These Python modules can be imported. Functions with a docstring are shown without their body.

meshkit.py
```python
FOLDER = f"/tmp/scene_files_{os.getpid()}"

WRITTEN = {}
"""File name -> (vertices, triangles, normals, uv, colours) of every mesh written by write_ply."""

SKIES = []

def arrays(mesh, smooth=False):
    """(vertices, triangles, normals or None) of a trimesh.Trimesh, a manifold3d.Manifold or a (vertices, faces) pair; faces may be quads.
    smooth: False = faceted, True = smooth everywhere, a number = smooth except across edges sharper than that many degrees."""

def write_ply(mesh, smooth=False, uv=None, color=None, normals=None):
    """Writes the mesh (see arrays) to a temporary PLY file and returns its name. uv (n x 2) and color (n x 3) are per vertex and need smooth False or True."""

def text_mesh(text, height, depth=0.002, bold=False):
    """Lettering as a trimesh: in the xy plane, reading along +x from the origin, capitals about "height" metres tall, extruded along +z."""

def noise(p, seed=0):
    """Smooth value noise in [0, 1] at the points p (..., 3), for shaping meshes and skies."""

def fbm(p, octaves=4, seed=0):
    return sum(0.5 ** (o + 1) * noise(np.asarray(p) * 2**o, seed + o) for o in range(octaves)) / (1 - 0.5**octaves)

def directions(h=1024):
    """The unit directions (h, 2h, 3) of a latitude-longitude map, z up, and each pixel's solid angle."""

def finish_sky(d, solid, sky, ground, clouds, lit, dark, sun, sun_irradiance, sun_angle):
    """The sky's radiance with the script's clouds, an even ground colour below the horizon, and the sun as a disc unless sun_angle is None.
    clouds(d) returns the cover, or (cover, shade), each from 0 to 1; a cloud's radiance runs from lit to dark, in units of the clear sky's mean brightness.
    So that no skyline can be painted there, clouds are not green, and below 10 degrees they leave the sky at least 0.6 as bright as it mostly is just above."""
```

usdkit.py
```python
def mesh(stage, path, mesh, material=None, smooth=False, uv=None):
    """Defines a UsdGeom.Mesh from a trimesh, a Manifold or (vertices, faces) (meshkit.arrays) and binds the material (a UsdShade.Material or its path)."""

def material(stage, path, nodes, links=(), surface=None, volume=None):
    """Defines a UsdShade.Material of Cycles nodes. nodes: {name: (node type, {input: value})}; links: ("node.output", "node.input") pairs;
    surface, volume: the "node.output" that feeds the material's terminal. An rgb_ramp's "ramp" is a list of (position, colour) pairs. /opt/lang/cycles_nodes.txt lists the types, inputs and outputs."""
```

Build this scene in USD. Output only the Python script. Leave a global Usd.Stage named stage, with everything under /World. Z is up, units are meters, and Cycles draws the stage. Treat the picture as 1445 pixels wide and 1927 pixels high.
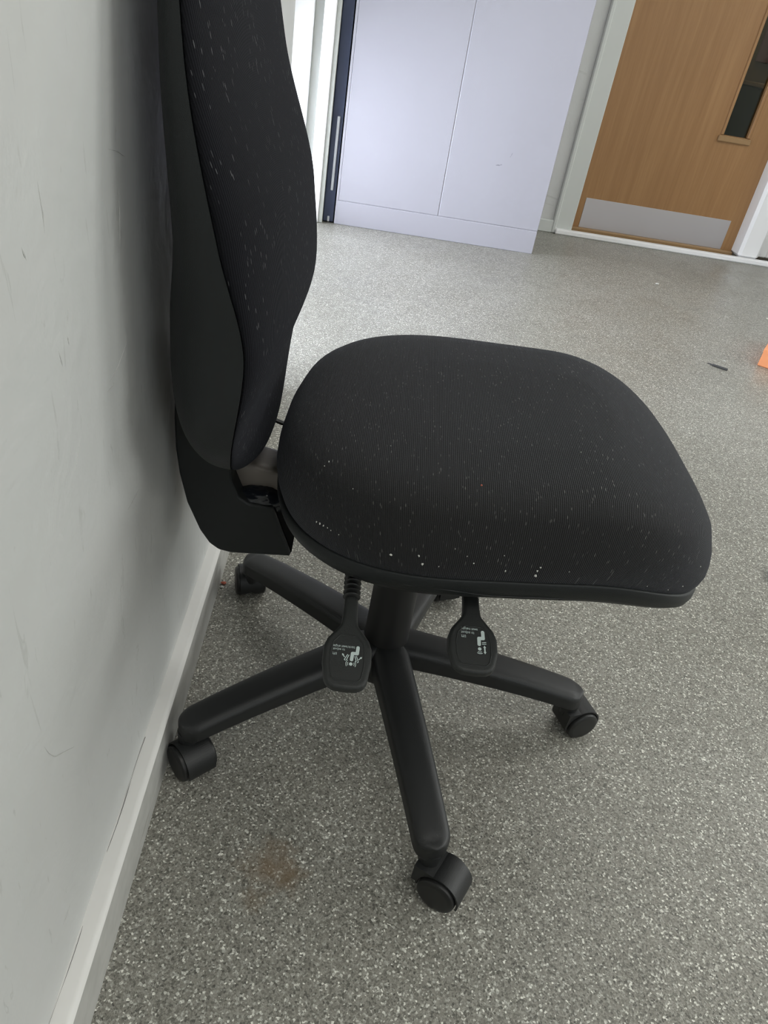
import math, random
import numpy as np, trimesh, usdkit, meshkit
from scipy.interpolate import PchipInterpolator
from shapely.geometry import Polygon, LineString, Point, box as sbox
from shapely.ops import unary_union
from pxr import Usd, UsdGeom, UsdLux, Gf, Sdf

stage = Usd.Stage.CreateInMemory()
UsdGeom.SetStageUpAxis(stage, UsdGeom.Tokens.z)
UsdGeom.SetStageMetersPerUnit(stage, 1.0)
world = UsdGeom.Xform.Define(stage, '/World')
stage.SetDefaultPrim(world.GetPrim())
rng = np.random.default_rng(7)

# ------------------------------------------------------------------ camera
PITCH, ROLL, YAW = 0.60388576, 0.17734314, 0.09254089
CAM = np.array([0.18129, 0.0, 0.93])
FPX = 1380.0
_f = np.array([math.sin(YAW) * math.cos(PITCH), math.cos(YAW) * math.cos(PITCH), -math.sin(PITCH)])
_r0 = np.array([math.cos(YAW), -math.sin(YAW), 0.0])
_u0 = np.cross(_r0, _f)
_r = _r0 * math.cos(ROLL) + _u0 * math.sin(ROLL)
_u = -_r0 * math.sin(ROLL) + _u0 * math.cos(ROLL)
cam = UsdGeom.Camera.Define(stage, '/World/camera')
cam.CreateHorizontalApertureAttr(36.0)
cam.CreateVerticalApertureAttr(36.0 * 1927 / 1445)
cam.CreateFocalLengthAttr(36.0 * FPX / 1445)
cam.CreateClippingRangeAttr(Gf.Vec2f(0.02, 100))
cam.CreateExposureAttr(0.0)
cam.AddTransformOp().Set(Gf.Matrix4d(*_r, 0, *_u, 0, *(-_f), 0, *CAM, 1))


# ------------------------------------------------------------------ lights
def rect_light(name, center, toward, w, h, power, color):
    l = UsdLux.RectLight.Define(stage, '/World/' + name)
    l.CreateWidthAttr(w); l.CreateHeightAttr(h)
    l.CreateIntensityAttr(power); l.CreateColorAttr(Gf.Vec3f(*color))
    z = -np.array(toward, float); z /= np.linalg.norm(z)
    up = np.array([0, 0, 1.0]) if abs(z[2]) < .9 else np.array([0, 1.0, 0])
    x = np.cross(up, z); x /= np.linalg.norm(x); y = np.cross(z, x)
    l.AddTransformOp().Set(Gf.Matrix4d(*x, 0, *y, 0, *z, 0, *center, 1))
    return l


RX = 4.3            # right wall
NY, FY = -2.4, 4.29  # near and far walls
CZ = 2.75
WX = -0.021         # left wall face
OP0, OP1 = 1.9, 3.72  # glazed opening in the left wall
# added light panel standing in for daylight behind the left glazed opening
rect_light('added_daylight_left', (-0.50, 2.85, .40), (1, 0, 0), 2.0, .76, 22.0, (0.87, 0.885, 1.0))
# added light panels in made-up windows of the unseen right wall
rect_light('added_daylight_right', (RX + .12, 0.1, 1.6), (-1, 0, -0.15), 1.5, 1.3, 8.4, (1.0, 0.975, 0.93))
rect_light('added_daylight_right_far', (RX + .12, 2.3, 1.6), (-1, 0, -0.15), 1.5, 1.3, 8.4, (1.0, 0.975, 0.93))
rect_light('added_fill_near', (2.2, NY - .12, 1.5), (0, 1, -0.1), 1.9, 1.35, 2.8, (0.97, 0.985, 1.0))  # added fill light behind the camera, set in a made-up window
# added ceiling light panels, out of view
ADDED_LAMPS = [(.95, -.7), (2.9, -.7), (.95, 2.2), (2.9, 2.2)]
for k, (x, y) in enumerate(ADDED_LAMPS):
    rect_light('added_ceiling_light_%d' % k, (x, y, CZ - .035), (0, 0, -1), 1.1, .5, 7.2, (1.0, 0.985, 0.93))
dome = UsdLux.DomeLight.Define(stage, '/World/sky')
dome.CreateIntensityAttr(0.3); dome.CreateColorAttr(Gf.Vec3f(.8, .9, 1.0))

# ------------------------------------------------------------------ materials
LK = '/World/Looks/'
UsdGeom.Scope.Define(stage, '/World/Looks')


def simple(name, col, rough=.5, bump=0, bscale=200, **kw):
    n = {'p': ('principled_bsdf', {'base_color': col, 'roughness': rough, **kw})}
    links = []
    if bump:
        n['tc'] = ('texture_coordinate', {})
        n['n'] = ('noise_texture', {'scale': bscale, 'detail': 3})
        n['b'] = ('bump', {'strength': 1.0, 'distance': bump})
        links = [('tc.object', 'n.vector'), ('n.fac', 'b.height'), ('b.normal', 'p.normal')]
    return usdkit.material(stage, LK + name, n, links, surface='p.BSDF')


M = {}
M['black_plastic'] = simple('black_plastic', (.0105, .0115, .0118), .46, .0002, 900)
M['shell_plastic'] = simple('shell_plastic', (.0105, .0125, .0128), .5, .0002, 900, specular_ior_level=.32)
M['wheel_plastic'] = simple('wheel_plastic', (.009, .0095, .0095), .42)
M['dark_plastic'] = simple('dark_plastic', (.006, .006, .006), .5)
M['gloss_black'] = simple('gloss_black', (.010, .012, .016), .13)
M['worn_arm'] = simple('worn_arm', (.15, .132, .115), .42, .0004, 60)
M['lever_plastic'] = simple('lever_plastic', (.018, .0198, .0190), .5, .0002, 900, specular_ior_level=.4)
M['lettering'] = simple('lettering', (.50, .58, .56), .6)
M['wall_scuff'] = simple('wall_scuff', (.46, .46, .445), .7)
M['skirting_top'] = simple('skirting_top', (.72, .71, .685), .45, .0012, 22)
M['crack'] = simple('crack', (.16, .155, .15), .8)
M['cavity_shade'] = simple('cavity_shade', (.0025, .0025, .0025), .9, specular_ior_level=.05)  # near-black colour carries the shade inside the bracket cover
M['lint'] = simple('lint', (.62, .62, .58), .9)
M['white_paint'] = simple('white_paint', (.82, .82, .82), .4)
M['frame_white'] = simple('frame_white', (.58, .60, .575), .45, .0006, 12)
M['frame_grey'] = simple('frame_grey', (.42, .43, .40), .5)
M['cabinet_white'] = simple('cabinet_white', (.39, .385, .435), .38, .0002, 300)
M['gap_dark'] = simple('gap_dark', (.20, .20, .23), .7)
M['navy'] = simple('navy', (.018, .026, .055), .45)
M['steel'] = simple('steel', (.45, .46, .47), .42, metallic=.85)
M['kick_steel'] = simple('kick_steel', (.55, .53, .54), .5, .0003, 40, metallic=.75)
M['orange'] = simple('orange', (.82, .33, .15), .45)
M['orange_edge'] = simple('orange_edge', (.85, .42, .30), .5)
M['dark_grey'] = simple('dark_grey', (.06, .06, .06), .5)
M['red_chip'] = simple('red_chip', (.50, .13, .08), .7)
M['ceiling_paint'] = simple('ceiling_paint', (.8, .8, .78), .8)
M['bead_wood'] = simple('bead_wood', (.30, .185, .085), .4)
M['corridor_paint'] = simple('corridor_paint', (.20, .14, .075), .8)
M['corridor_green'] = simple('corridor_green', (.035, .055, .042), .6)
M['corridor_pink'] = simple('corridor_pink', (.30, .17, .18), .8)
M['added_lamp_panel'] = usdkit.material(stage, LK + 'added_lamp_panel', {'e': ('emission', {'color': (1, .97, .9), 'strength': 5.0})}, [], surface='e.emission')


def glass(name, tint):
    return usdkit.material(stage, LK + name, {
        't': ('transparent_bsdf', {'color': tint}), 'g': ('glossy_bsdf', {'roughness': .02, 'color': (1, 1, 1)}),
        'f': ('fresnel', {'IOR': 1.5}), 'm': ('mix_closure', {})},
        [('f.fac', 'm.fac'), ('t.BSDF', 'm.closure1'), ('g.BSDF', 'm.closure2')], surface='m.closure')


M['glass'] = glass('glass', (.95, .97, .97))
M['door_glass'] = glass('door_glass', (.75, .78, .7))

# painted wall: faint scuffs, dents and roller texture
M['wall'] = usdkit.material(stage, LK + 'wall_paint', {
    'tc': ('geometry', {}),
    'n1': ('noise_texture', {'scale': 3.0, 'detail': 4}),
    'r1': ('rgb_ramp', {'ramp': [(.3, (.548, .557, .542)), (.7, (.582, .586, .574))]}),
    'mp': ('mapping', {'scale': (1, 26, 5), 'rotation': (.5, 0, 0)}),
    'n2': ('noise_texture', {'scale': 2.4, 'detail': 5, 'distortion': 1.2}),
    'r2': ('rgb_ramp', {'ramp': [(.0, (1, 1, 1)), (.66, (1, 1, 1)), (.70, (.86, .86, .85)), (.73, (1, 1, 1)), (1, (1, 1, 1))]}),
    'mx': ('mix_color', {'blend_type': 'multiply', 'fac': 1.0}),
    'n3': ('noise_texture', {'scale': 60.0, 'detail': 3}),
    'n4': ('noise_texture', {'scale': 9.0, 'detail': 6, 'distortion': .6}),
    'ad': ('math', {'math_type': 'multiply_add', 'value2': 5.0}),
    'b': ('bump', {'strength': 1.0, 'distance': .0006}),
    'p': ('principled_bsdf', {'roughness': .48})},
    [('tc.position', 'n1.vector'), ('n1.fac', 'r1.fac'), ('tc.position', 'mp.vector'), ('mp.vector', 'n2.vector'), ('n2.fac', 'r2.fac'),
     ('r1.color', 'mx.a'), ('r2.color', 'mx.b'), ('mx.result', 'p.base_color'), ('tc.position', 'n3.vector'), ('tc.position', 'n4.vector'),
     ('n4.fac', 'ad.value1'), ('n3.fac', 'ad.value3'), ('ad.value', 'b.height'), ('b.normal', 'p.normal')], surface='p.BSDF')

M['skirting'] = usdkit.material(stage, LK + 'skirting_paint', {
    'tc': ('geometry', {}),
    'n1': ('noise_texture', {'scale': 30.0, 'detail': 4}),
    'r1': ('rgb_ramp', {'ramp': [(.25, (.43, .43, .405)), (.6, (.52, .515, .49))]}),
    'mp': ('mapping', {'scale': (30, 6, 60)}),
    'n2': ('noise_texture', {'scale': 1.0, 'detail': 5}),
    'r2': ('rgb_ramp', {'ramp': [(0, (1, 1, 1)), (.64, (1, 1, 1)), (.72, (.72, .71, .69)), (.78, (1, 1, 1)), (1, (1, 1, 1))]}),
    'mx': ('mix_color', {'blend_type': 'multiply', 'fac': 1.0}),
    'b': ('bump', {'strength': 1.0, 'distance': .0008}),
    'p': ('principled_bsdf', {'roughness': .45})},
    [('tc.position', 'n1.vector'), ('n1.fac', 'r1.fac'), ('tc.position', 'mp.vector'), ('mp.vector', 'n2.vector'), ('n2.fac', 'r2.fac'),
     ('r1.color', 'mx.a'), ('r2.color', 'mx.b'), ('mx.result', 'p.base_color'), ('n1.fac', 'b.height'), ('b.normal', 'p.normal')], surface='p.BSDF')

# speckled safety vinyl
STAINS = [((.165, .512), .045, (.20, .13, .07), .55), ((.19, .50), .03, (.16, .11, .06), .5), ((1.19, 1.275), .035, (.05, .05, .045), .9), ((.15, .47), .02, (.16, .11, .06), .5)]
fn = {
    'tc': ('geometry', {}),
    'v': ('voronoi_texture', {'scale': 420.0, 'feature': 'f1'}),
    'sc': ('separate_color', {}),
    'r': ('rgb_ramp', {'ramp': [(0, (.08, .078, .07)), (.10, (.125, .122, .11)), (.30, (.175, .170, .153)), (.6, (.212, .207, .187)), (.84, (.25, .245, .226)), (.90, (.34, .34, .32)), (.97, (.52, .52, .49)), (1, (.64, .64, .61))]}),
    'v2': ('voronoi_texture', {'scale': 800.0, 'feature': 'f1'}),
    'sc2': ('separate_color', {}),
    'r2': ('rgb_ramp', {'ramp': [(0, (.35, .35, .33)), (.2, (.8, .8, .78)), (.8, (1.05, 1.05, 1.03)), (1, (1.5, 1.5, 1.48))]}),
    'mx': ('mix_color', {'blend_type': 'multiply', 'fac': .6, 'use_clamp_result': False}),
    'n': ('noise_texture', {'scale': 2.2, 'detail': 5, 'roughness': .6}),
    'r3': ('rgb_ramp', {'ramp': [(.3, (1.18, 1.17, 1.12)), (.7, (1.42, 1.42, 1.39))]}),
    'mx2': ('mix_color', {'blend_type': 'multiply', 'fac': 1.0, 'use_clamp_result': False}),
    'nr': ('noise_texture', {'scale': 6.0, 'detail': 4}),
    'rr': ('map_range', {'from_min': .3, 'from_max': .7, 'to_min': .30, 'to_max': .46}),
    'b': ('bump', {'strength': .4, 'distance': .0005}),
    'sn': ('noise_texture', {'scale': 30.0, 'detail': 5, 'roughness': .7}),
    'p': ('principled_bsdf', {'specular_ior_level': .5})}
fl = [('tc.position', 'v.vector'), ('v.color', 'sc.color'), ('sc.r', 'r.fac'), ('tc.position', 'v2.vector'), ('v2.color', 'sc2.color'), ('sc2.r', 'r2.fac'),
      ('r.color', 'mx.a'), ('r2.color', 'mx.b'), ('tc.position', 'n.vector'), ('n.fac', 'r3.fac'), ('mx.result', 'mx2.a'), ('r3.color', 'mx2.b'),
      ('tc.position', 'nr.vector'), ('nr.fac', 'rr.value'), ('rr.result', 'p.roughness'), ('v.distance', 'b.height'), ('b.normal', 'p.normal'), ('tc.position', 'sn.vector')]
last = 'mx2.result'
for i, ((sx, sy), sr, scol, samt) in enumerate(STAINS):
    fn['d%d' % i] = ('vector_math', {'math_type': 'distance', 'vector2': (sx, sy, 0)})
    fn['e%d' % i] = ('math', {'math_type': 'multiply_add', 'value2': sr * 2.2})
    fn['f%d' % i] = ('map_range', {'from_min': sr * 1.2, 'from_max': sr * 2.1, 'to_min': samt, 'to_max': 0.0, 'clamp': True})
    fn['m%d' % i] = ('mix_color', {'blend_type': 'mix', 'b': scol})
    fl += [('tc.position', 'd%d.vector1' % i), ('sn.fac', 'e%d.value1' % i), ('d%d.value' % i, 'e%d.value3' % i), ('e%d.value' % i, 'f%d.value' % i),
           ('f%d.result' % i, 'm%d.fac' % i), (last, 'm%d.a' % i)]
    last = 'm%d.result' % i
fl.append((last, 'p.base_color'))
M['floor'] = usdkit.material(stage, LK + 'speckled_vinyl', fn, fl, surface='p.BSDF')


def fabric(name, axis, base, fibre):
    """Black ribbed upholstery: fine ribs, pale caught fibres lying along the ribs."""
    sc = (760, 135, 1)
    return usdkit.material(stage, LK + name, {
        'tc': ('texture_coordinate', {}),
        'w': ('wave_texture', {'wave_type': 'bands', 'bands_direction': 'x', 'scale': 150.0, 'distortion': 1.1, 'detail': 2, 'detail_scale': 6.0}),
        'mp': ('mapping', {'scale': sc}),
        'v': ('voronoi_texture', {'scale': 1.0, 'feature': 'f1'}),
        's': ('separate_color', {}),
        'g': ('math', {'math_type': 'greater_than', 'value2': .93}),
        'l': ('math', {'math_type': 'less_than', 'value2': .36}),
        'mu': ('math', {'math_type': 'multiply'}),
        'n': ('noise_texture', {'scale': 14.0, 'detail': 5, 'roughness': .65}),
        'rn': ('map_range', {'from_min': .36, 'from_max': .62, 'to_min': .05, 'to_max': 1.0, 'clamp': True}),
        'mu2': ('math', {'math_type': 'multiply'}),
        'mu3': ('math', {'math_type': 'multiply', 'value2': .8}),
        'r': ('rgb_ramp', {'ramp': [(.2, tuple(.86 * b for b in base)), (.9, tuple(1.2 * b for b in base))]}),
        'mx': ('mix_color', {'blend_type': 'mix', 'b': fibre}),
        'nf': ('noise_texture', {'scale': 700.0, 'detail': 2}),
        'ad': ('math', {'math_type': 'multiply_add', 'value2': .8}),
        'b': ('bump', {'strength': 1.0, 'distance': .0004 if axis == 'y' else .0002}),
        'p': ('principled_bsdf', {'roughness': .85, 'sheen_weight': .12 if axis == 'y' else .03, 'sheen_roughness': .45, 'sheen_tint': (.8, .85, 1.0), 'specular_ior_level': .25 if axis == 'y' else .10})},
        [('tc.UV', 'w.vector'), ('tc.UV', 'mp.vector'), ('mp.vector', 'v.vector'), ('v.color', 's.color'), ('s.r', 'g.value1'), ('v.distance', 'l.value1'),
         ('g.value', 'mu.value1'), ('l.value', 'mu.value2'), ('tc.object', 'n.vector'), ('n.fac', 'rn.value'), ('mu.value', 'mu2.value1'), ('rn.result', 'mu2.value2'),
         ('mu2.value', 'mu3.value1'), ('mu3.value', 'mx.fac'), ('w.fac', 'r.fac'), ('r.color', 'mx.a'), ('mx.result', 'p.base_color'),
         ('tc.object', 'nf.vector'), ('nf.fac', 'ad.value1'), ('w.fac', 'ad.value3'), ('ad.value', 'b.height'), ('b.normal', 'p.normal')], surface='p.BSDF')


M['seat_fabric'] = fabric('seat_fabric', 'y', (.0150, .0150, .0150), (.16, .16, .15))
M['back_fabric'] = fabric('back_fabric', 'z', (.0085, .0087, .0108), (.15, .15, .155))

M['oak'] = usdkit.material(stage, LK + 'oak_veneer', {
    'tc': ('geometry', {}),
    'mp': ('mapping', {'scale': (34, 34, 1.3)}),
    'n': ('noise_texture', {'scale': 1.0, 'detail': 6, 'roughness': .6, 'distortion': .4}),
    'r': ('rgb_ramp', {'ramp': [(.25, (.285, .148, .057)), (.5, (.325, .175, .070)), (.72, (.372, .209, .087))]}),
    'mp2': ('mapping', {'scale': (260, 260, 8)}),
    'n2': ('noise_texture', {'scale': 1.0, 'detail': 3}),
    'r2': ('rgb_ramp', {'ramp': [(.3, (.93, .92, .91)), (.6, (1, 1, 1))]}),
    'mx': ('mix_color', {'blend_type': 'multiply', 'fac': 1.0}),
    'p': ('principled_bsdf', {'roughness': .42})},
    [('tc.position', 'mp.vector'), ('mp.vector', 'n.vector'), ('n.fac', 'r.fac'), ('tc.position', 'mp2.vector'), ('mp2.vector', 'n2.vector'), ('n2.fac', 'r2.fac'),
     ('r.color', 'mx.a'), ('r2.color', 'mx.b'), ('mx.result', 'p.base_color')], surface='p.BSDF')

# ------------------------------------------------------------------ scene helpers
ORIGIN, used = {}, {}


def numbered(parent, name):
    k = used.get((parent, name), 0); used[(parent, name)] = k + 1
    return name if k == 0 else '%s_%03d' % (name, k)


def keys(p, label=None, cat=None, group=None, kind=None):
    for k, v in (('label', label), ('category', cat), ('group', group), ('kind', kind)):
        if v: p.SetCustomDataByKey(k, v)
    return p


def thing(name, loc, label=None, cat=None, group=None, kind=None):
    path = '/World/' + numbered('/World', name)
    x = UsdGeom.Xform.Define(stage, path); x.AddTranslateOp().Set(Gf.Vec3d(*map(float, loc)))
    ORIGIN[path] = np.array(loc, float)
    return keys(x.GetPrim(), label, cat, group, kind)


def obj(name, mesh, m, parent=None, smooth=False, label=None, cat=None, group=None, kind=None, uv=None):
    """One Mesh prim; the mesh comes in world coordinates. Top-level meshes get their own base point."""
    v, f = (mesh.vertices, mesh.faces) if hasattr(mesh, 'vertices') else mesh
    v = np.array(v, float)
    if parent is None:
        path = '/World/' + numbered('/World', name)
        o = np.array([*(v.min(0) + v.max(0))[:2] / 2, v[:, 2].min()])
    else:
        pp = str(parent.GetPath()); path = pp + '/' + numbered(pp, name); o = ORIGIN[pp]
    ORIGIN[path] = o
    g = usdkit.mesh(stage, path, trimesh.Trimesh(v - o, np.array(f), process=False), M[m] if isinstance(m, str) else m, smooth=smooth, uv=uv)
    if parent is None: g.AddTranslateOp().Set(Gf.Vec3d(*map(float, o)))
    return keys(g.GetPrim(), label, cat, group, kind)


cat_ = trimesh.util.concatenate


def bx(x0, x1, y0, y1, z0, z1, c=0.0):
    """A box, with its edges chamfered by c."""
    if c <= 0:
        b = trimesh.creation.box((x1 - x0, y1 - y0, z1 - z0)); b.apply_translation(((x0 + x1) / 2, (y0 + y1) / 2, (z0 + z1) / 2)); return b
    P = []
    for sx in (0, 1):
        for sy in (0, 1):
            for sz in (0, 1):
                p = np.array([(x0, x1)[sx], (y0, y1)[sy], (z0, z1)[sz]], float); d = np.array([1 - 2 * sx, 1 - 2 * sy, 1 - 2 * sz]) * c
                for k in range(3):
                    q = p + d; q[k] = p[k]; P.append(q)
    return trimesh.convex.convex_hull(np.array(P))


def loft(rings, cap0=True, cap1=True):
    rings = [np.asarray(r, float) for r in rings]; n = len(rings[0]); V = np.vstack(rings); F = []
    for i in range(len(rings) - 1):
        a = i * n + np.arange(n); b = i * n + (np.arange(n) + 1) % n
        F.append(np.c_[a, b, b + n]); F.append(np.c_[a, b + n, a + n])
    F = np.vstack(F)
    for on, k in ((cap0, 0), (cap1, len(rings) - 1)):
        if on:
            V = np.vstack([V, rings[k].mean(0)]); c = len(V) - 1
            a = k * n + np.arange(n); b = k * n + (np.arange(n) + 1) % n
            F = np.vstack([F, np.c_[b, a, np.full(n, c)] if k == 0 else np.c_[a, b, np.full(n, c)]])
    t = trimesh.Trimesh(V, F, process=False)
    if t.is_watertight and t.volume < 0: t.invert()
    return t


def frame_of(d):
    d = np.asarray(d, float) / np.linalg.norm(d)
    up = np.array([0, 0, 1.0]) if abs(d[2]) < .95 else np.array([0, 1.0, 0])
    s = np.cross(up, d); s /= np.linalg.norm(s)
    return d, s, np.cross(d, s)


def tube(path, r, n=14):
    path = np.asarray(path, float); rr = np.broadcast_to(r, len(path)); R = []
    t = np.linspace(0, 2 * np.pi, n, endpoint=False)
    for i in range(len(path)):
        d = path[min(i + 1, len(path) - 1)] - path[max(i - 1, 0)]
        _, s, u = frame_of(d)
        R.append(path[i] + rr[i] * (np.cos(t)[:, None] * s + np.sin(t)[:, None] * u))
    return loft(R)


def lathe(prof, origin=(0, 0, 0), axis=(0, 0, 1), n=40):
    """prof: (radius, height) pairs along axis."""
    d, s, u = frame_of(axis); t = np.linspace(0, 2 * np.pi, n, endpoint=False)
    return loft([np.array(origin) + h * d + r * (np.cos(t)[:, None] * s + np.sin(t)[:, None] * u) for r, h in prof])


def resample(poly, n):
    ring = poly.exterior; L = ring.length
    return np.array([ring.interpolate(L * i / n).coords[0] for i in range(n)])


def slab(poly, levels, n=160):
    """A 2D polygon thickened with rounded edges. levels: (inset, height). Returns rings of (x, y, h)."""
    P = resample(Polygon(poly.exterior) if not poly.exterior.is_ccw else poly, n)
    d = np.roll(P, -1, 0) - np.roll(P, 1, 0); d /= np.linalg.norm(d, axis=1)[:, None] + 1e-12
    area = 0.5 * np.sum(P[:, 0] * np.roll(P[:, 1], -1) - np.roll(P[:, 0], -1) * P[:, 1])
    nin = np.c_[-d[:, 1], d[:, 0]] * np.sign(area)
    return [np.c_[P + nin * ins, np.full(n, h)] for ins, h in levels]


def slab_solid(rings, put):
    """Closes slab rings with caps that follow their outline, and places them with put(ring)."""
    n = len(rings[0]); body = loft([put(r) for r in rings], False, False); F = [body.faces]
    for k, flip in ((0, True), (len(rings) - 1, False)):
        P = rings[k][:, :2]; v, f = trimesh.creation.triangulate_polygon(Polygon(P), engine='earcut')
        idx = np.argmin(((v[:, None] - P[None]) ** 2).sum(-1), 1) + k * n
        A = np.cross(v[f[:, 1]] - v[f[:, 0]], v[f[:, 2]] - v[f[:, 0]]); f = np.where((A < 0)[:, None], f[:, ::-1], f)
        F.append(idx[f[:, ::-1] if flip else f])
    m = trimesh.Trimesh(body.vertices, np.vstack(F), process=False); m.fix_normals()
    return m


def extrude(shape, depth):
    gs = getattr(shape, 'geoms', [shape])
    return cat_([trimesh.creation.extrude_polygon(g, depth, engine='earcut') for g in gs])


# ------------------------------------------------------------------ setting
obj('floor', bx(-1.2, RX + .3, NY - .3, 7.2, -.1, 0), 'floor', kind='structure')
obj('ceiling', bx(-1.2, RX + .3, NY - .3, 7.2, CZ, CZ + .1), 'ceiling_paint', kind='structure')
wl = thing('wall_left', (WX, 0, 0), kind='structure')
obj('wall_section', bx(WX - .25, WX, NY - .2, OP0, 0, CZ), 'wall', wl)
obj('wall_section', bx(WX - .25, WX, OP1 + .06, FY + .2, 0, CZ), 'wall', wl)
obj('wall_section', bx(WX - .25, WX, OP0, OP1 + .06, 2.25, CZ), 'wall', wl)
wn = thing('wall_near', (0, NY, 0), kind='structure')
for a, b, c_, d_ in ((-.6, 1.2, 0, CZ), (3.2, RX + .3, 0, CZ), (1.2, 3.2, 0, .8), (1.2, 3.2, 2.2, CZ)):
    obj('wall_section', bx(a, b, NY - .2, NY, c_, d_), 'wall', wn)
w4 = thing('window_4', (2.2, NY, .8), kind='structure')  # unseen window, made up around the near fill light
obj('frame', cat_([bx(1.2, 1.26, NY - .08, NY - .03, .8, 2.2, .004), bx(3.14, 3.2, NY - .08, NY - .03, .8, 2.2, .004), bx(1.2, 3.2, NY - .08, NY - .03, .8, .86, .004), bx(1.2, 3.2, NY - .08, NY - .03, 2.14, 2.2, .004), bx(2.17, 2.23, NY - .08, NY - .03, .8, 2.2, .004)]), 'white_paint', w4)
obj('pane', bx(1.25, 3.15, NY - .058, NY - .052, .85, 2.15), 'glass', w4)
DX0, DX1 = 1.335, 2.322       # oak door leaf
wf = thing('wall_far', (0, FY, 0), kind='structure')
obj('wall_section', bx(-.3, 1.243, FY, FY + .22, 0, CZ), 'wall', wf)
obj('wall_section', bx(1.243, 3.4, FY, FY + .22, 2.12, CZ), 'wall', wf)
obj('wall_section', bx(3.4, RX + .3, FY, FY + .22, 0, CZ), 'wall', wf)
wr = thing('wall_right', (RX, 0, 0), kind='structure')
ADDED_WINS = [(-.65, .85), (1.55, 3.05)]  # made-up windows framing the added light panels on the right
ys = [NY - .2, *[v for w in ADDED_WINS for v in w], FY + .2]
for a, b in zip(ys[0::2], ys[1::2]): obj('wall_section', bx(RX, RX + .2, a, b, 0, CZ), 'wall', wr)
for a, b in ADDED_WINS:
    obj('wall_section', bx(RX, RX + .2, a, b, 0, .95), 'wall', wr); obj('wall_section', bx(RX, RX + .2, a, b, 2.25, CZ), 'wall', wr)
for i, (a, b) in enumerate(ADDED_WINS):
    w = thing('window_%d' % (i + 2), (RX, (a + b) / 2, .95), kind='structure')  # unseen window added around its light panel
    fr = [bx(RX + .03, RX + .08, a, a + .06, .95, 2.25, .004), bx(RX + .03, RX + .08, b - .06, b, .95, 2.25, .004), bx(RX + .03, RX + .08, a, b, .95, 1.01, .004), bx(RX + .03, RX + .08, a, b, 2.19, 2.25, .004), bx(RX + .03, RX + .08, (a + b) / 2 - .03, (a + b) / 2 + .03, .95, 2.25, .004)]
    obj('frame', cat_(fr), 'white_paint', w)
    obj('pane', bx(RX + .052, RX + .058, a + .05, b - .05, 1.0, 2.2), 'glass', w)

# glazed opening in the left wall with its stepped white reveal
w1 = thing('window_1', (WX - .2, (OP0 + OP1) / 2, 0), kind='structure')
obj('reveal', bx(WX - .02, WX, OP1 + .005, OP1 + .06, 0, 2.25, .002), 'frame_grey', w1)
obj('reveal', bx(WX - .072, WX - .02, OP1 - .004, OP1 + .06, 0, 2.25, .004), 'white_paint', w1)
obj('reveal', bx(WX - .112, WX - .072, OP1 + .02, OP1 + .06, 0, 2.25, .002), 'frame_grey', w1)
obj('reveal', bx(WX - .25, WX - .112, OP1 - .004, OP1 + .06, 0, 2.25, .004), 'white_paint', w1)
gx = WX - .235
obj('frame', cat_([bx(gx - .05, gx, OP0, OP0 + .07, 0, 2.25, .004), bx(gx - .05, gx, OP1 - .03, OP1 - .005, 0, 2.25, .004), bx(gx - .05, gx, OP0, OP1 - .005, 2.16, 2.25, .004), bx(gx - .05, gx, OP0, OP1 - .005, 0, .05, .004), bx(gx - .05, gx, 2.77, 2.85, 0, 2.25, .004)]), 'white_paint', w1)
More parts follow.
